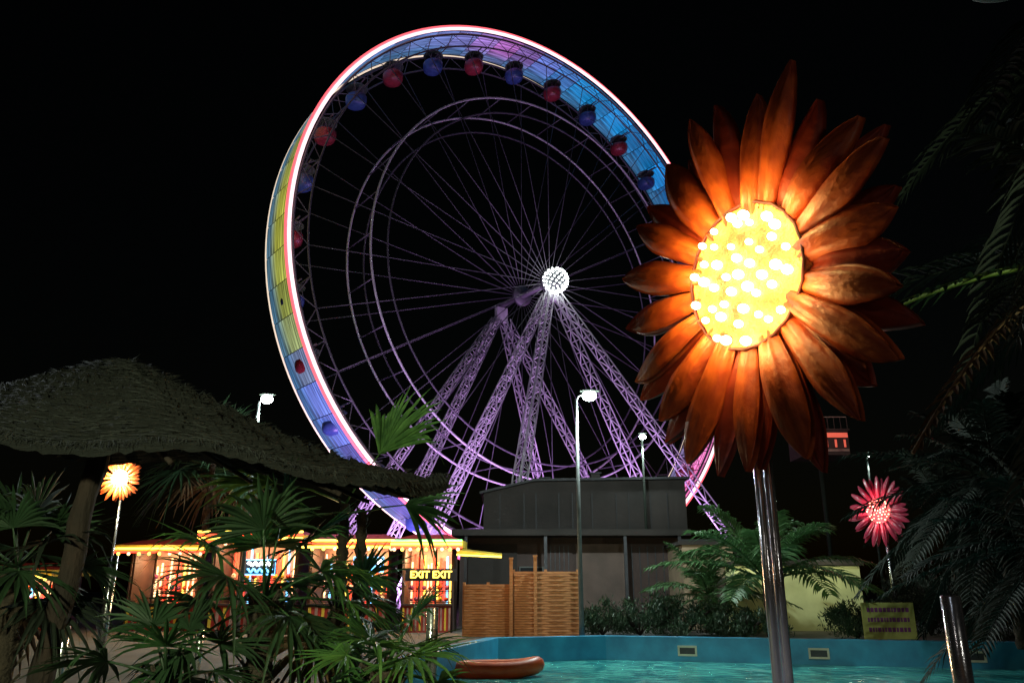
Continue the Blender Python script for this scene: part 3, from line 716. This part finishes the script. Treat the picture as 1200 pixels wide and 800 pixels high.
for i,(px,Y,w,h) in enumerate(((705,31.5,2.6,1.0),(748,31.2,2.8,1.3),(800,30.8,2.8,1.15),(870,30.2,2.6,.9),(1000,29.6,2.4,1.2),(1085,31,3,2.2),(1135,30,3,2.6),(1190,28,3,2.8))):
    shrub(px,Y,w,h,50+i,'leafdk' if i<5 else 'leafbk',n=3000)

# ------------------------------------------------------------------ thatched parasol
cb=W(120,560,8.2); ap=W(140,432,8.2)
bx=cb.x-.12
par=top('thatched_parasol',(bx,8.2,0),'large dark thatched straw parasol on a rough leaning wooden trunk','parasol')
ax=ap.x-bx; az=ap.z
rimL=W(-190,494,8.2); rimR=W(518,576,8.2)
cxm=(rimL.x+rimR.x)/2-bx; rx=(rimR.x-rimL.x)/2; zm=(rimL.z+rimR.z)/2; slope=(rimR.z-rimL.z)/(rimR.x-rimL.x); ry=1.3
def roof(s,a):
    rxx=rx*(1+.02*math.sin(5*a)+.015*math.sin(11*a+1)); x=ax*(1-s)+cxm*s+rxx*s*math.cos(a)
    y=ry*s*math.sin(a); zr=zm+slope*(rx*math.cos(a))+.08*ry*math.sin(a)
    se=math.sqrt(s*s+.012)-.11*(1-s)
    prof=max(0.0,1-se)**1.75*.82+.18*(1-se)
    z=zr+(az-zr)*prof
    return Vector((x,y,z+.05*math.sin(5*a+1)*s+.045*math.sin(9*a)*s))
mb=MB(); NS,NA=180,300; vs=[];fs=[]
rr=random.Random(9)
for i in range(NS+1):
    s=max(.001,i/NS)
    for j in range(NA):
        a=2*math.pi*j/NA; p=roof(s,a); t=(s*17+.7*math.sin(5*a+2*s)+.4*math.sin(13*a+s*9)+.12*math.sin(31*a+s*20))%1.0
        p.z+=.15*(1-t)**.8*min(1,s*4)*(1-.55*s)*(.85+.15*math.sin(a*47+s*40)); p+=Vector((rr.gauss(0,.005),rr.gauss(0,.005),rr.gauss(0,.007)))
        vs.append(p)
for i in range(NS):
    for j in range(NA): a=i*NA+j;b_=i*NA+(j+1)%NA; fs.append((a,a+NA,b_+NA,b_))
mb.add(vs,fs,'thatch')
rim_=[roof(1,2*math.pi*j/NA)+Vector((0,0,-.01+rr.uniform(-.03,.01))) for j in range(NA)]
mb.add(rim_+[Vector((ax,0,az-.35))],[(j,NA,(j+1)%NA) for j in range(NA)],'thatch')
mb.add(vs[NS*NA:]+rim_,[(j,NA+j,NA+(j+1)%NA,(j+1)%NA) for j in range(NA)],'thatch')
part('thatch_roof',par,mb)
mb=MB()
for i in range(9000):
    edge=rr.random()<.36
    a=rr.uniform(math.pi*.9,math.pi*2.1) if rr.random()<.8 else rr.uniform(0,6.28)
    if edge: s=rr.uniform(.96,1.0)
    else:
        kk=rr.randint(1,17); s=(kk-(.7*math.sin(5*a+kk*.12)+.4*math.sin(13*a+kk*.53))+rr.gauss(0,.05))/17
        s=min(.99,max(.02,s))
    p=roof(s,a)
    tq=roof(s,a+.03)-p; tq=tq.normalized() if tq.length>1e-5 else Vector((1,0,0))
    q=roof(max(0.01,s-.05),a); d0=(p-q).normalized() if (q-p).length>1e-5 else Vector((0,0,-1))
    d=(tq*rr.choice((-1,1))*rr.uniform(.7,1)+d0*.12+Vector((rr.gauss(0,.05),rr.gauss(0,.05),rr.gauss(0,.03)))).normalized(); l=rr.uniform(.08,.2)
    if edge: d=(d0*.6+tq*rr.gauss(0,.5)+Vector((0,0,-.8))).normalized(); l=rr.uniform(.03,.11)
    n=Vector((rr.gauss(0,1),rr.gauss(0,1),rr.gauss(0,1))); sd=d.cross(n).normalized()*.0035; p=p+Vector((0,0,.05+.06*rr.random()))
    mid=p+d*l*.5+Vector((0,0,.004)); e=p+d*l
    mb.add([p-sd,p+sd,mid+sd,mid-sd,e],[(0,1,2,3),(3,2,4)],'straw')
part('straw_strands',par,mb,kind='stuff')
mb=MB(); b0=W(48,800,8.2); pts=[];rd=[]
tp=W(116,530,8.2); dx=(b0.x-tp.x)/(tp.z-b0.z)
for i in range(14):
    s=i/13; z=(az-.2)*s; x=(tp.x-bx)+dx*(tp.z-z); pts.append((x+.02*math.sin(i*1.3),.02*math.sin(i*2.1),z)); rd.append(.12-.025*s+.01*math.sin(i*2.7))
mb.tube(pts,rd,'bark',14); part('trunk',par,mb)
for j in range(10):
    a=2*math.pi*j/10; mb=MB(); mb.tube([roof(.12,a)-Vector((0,0,.3)),roof(.9,a)-Vector((0,0,.14))],.025,'bark',6); part('rafter',par,mb)

# overhead unlit lamp at the pool terrace (its head shows at the top of the photograph)
p=W(1165,4,9.5)
ol=top('street_lamp',(p.x+.9,9.5,0),'tall street lamp over the pool terrace partly hidden by palm fronds','street lamp',group='street lamps')
mb=MB(); mb.tube([(0,0,0),(0,0,p.z*.5),(0,0,p.z)],[.09,.07,.05],'poledk',12); part('pole',ol,mb)
mb=MB(); mb.tube([(0,0,p.z-.1),(-.3,0,p.z+.1),(-.7,0,p.z+.12)],.03,'poledk',8); part('arm',ol,mb)
mb=MB(); mb.ball((-.9,0,p.z+.12),.22,'pole',14,8,(1.5,.6,.22)); part('lamp_head',ol,mb)

# ------------------------------------------------------------------ world, lights, camera
w=bpy.data.worlds.new('World'); sc.world=w; w.use_nodes=True; nt=w.node_tree
sk=nt.nodes.new('ShaderNodeTexSky'); sk.sky_type='NISHITA'; sk.sun_disc=False; sk.sun_elevation=math.radians(2); sk.sun_rotation=math.radians(200)
bg=nt.nodes['Background']; bg.inputs['Strength'].default_value=.0008; nt.links.new(sk.outputs[0],bg.inputs[0])
s=bpy.data.lights.new('moon','SUN'); s.energy=.02; s.angle=math.radians(.5); s.color=(.8,.9,1); so=bpy.data.objects.new('moon',s); COL.objects.link(so); so.rotation_euler=(math.radians(50),0,math.radians(-30))
# added unseen fill lights for the flower pole, palms, thatch, pool and fronds
plight('fill_light',(4.5,-1.0,3.0),55,(1,.95,.8),.25)
plight('fill_light',(-1.6,-.8,4.6),22,(1,.9,.8),.25)
plight('fill_light',(-2.0,-1.5,1.9),1600,(.9,.92,1),.2,spot=math.radians(13),aim=(1.85,5.6,.55))
plight('fill_light',(-3.4,.3,3.3),2000,(.9,1,.58),.15,spot=math.radians(70),aim=(-2.3,8,.7))
plight('fill_light',(-10.0,9.5,6.5),850,(.85,.95,1),.1,spot=math.radians(36),aim=(-4.6,8.2,2.8))
plight('fill_light',(1.5,1.0,3.4),1500,(.9,1,.7),.12,spot=math.radians(18),aim=(-1.5,12,4.1))
plight('booth_and_fill_light',(-2.6,13.5,1.6),160,(1,.66,.3),.2)  # unseen warm backlight added behind the fan palms
plight('fill_light',(6.0,14.0,8.0),1600,(.8,1,.85),.2,spot=math.radians(62),aim=(6.5,28,-.5))
plight('fill_light',(6.6,1.0,4.2),700,(.85,1,.6),.15,spot=math.radians(44),aim=(5.0,6.6,4.2))
cam=bpy.data.cameras.new('Camera'); cam.lens=28; cam.sensor_width=36; cam.clip_end=3000; cam.clip_start=.05
co=bpy.data.objects.new('Camera',cam); COL.objects.link(co); co.location=(0,0,EYE); co.rotation_euler=(math.radians(90)+PITCH,0,0); sc.camera=co
sc.view_settings.view_transform='Standard'; sc.view_settings.look='None'; sc.view_settings.exposure=0
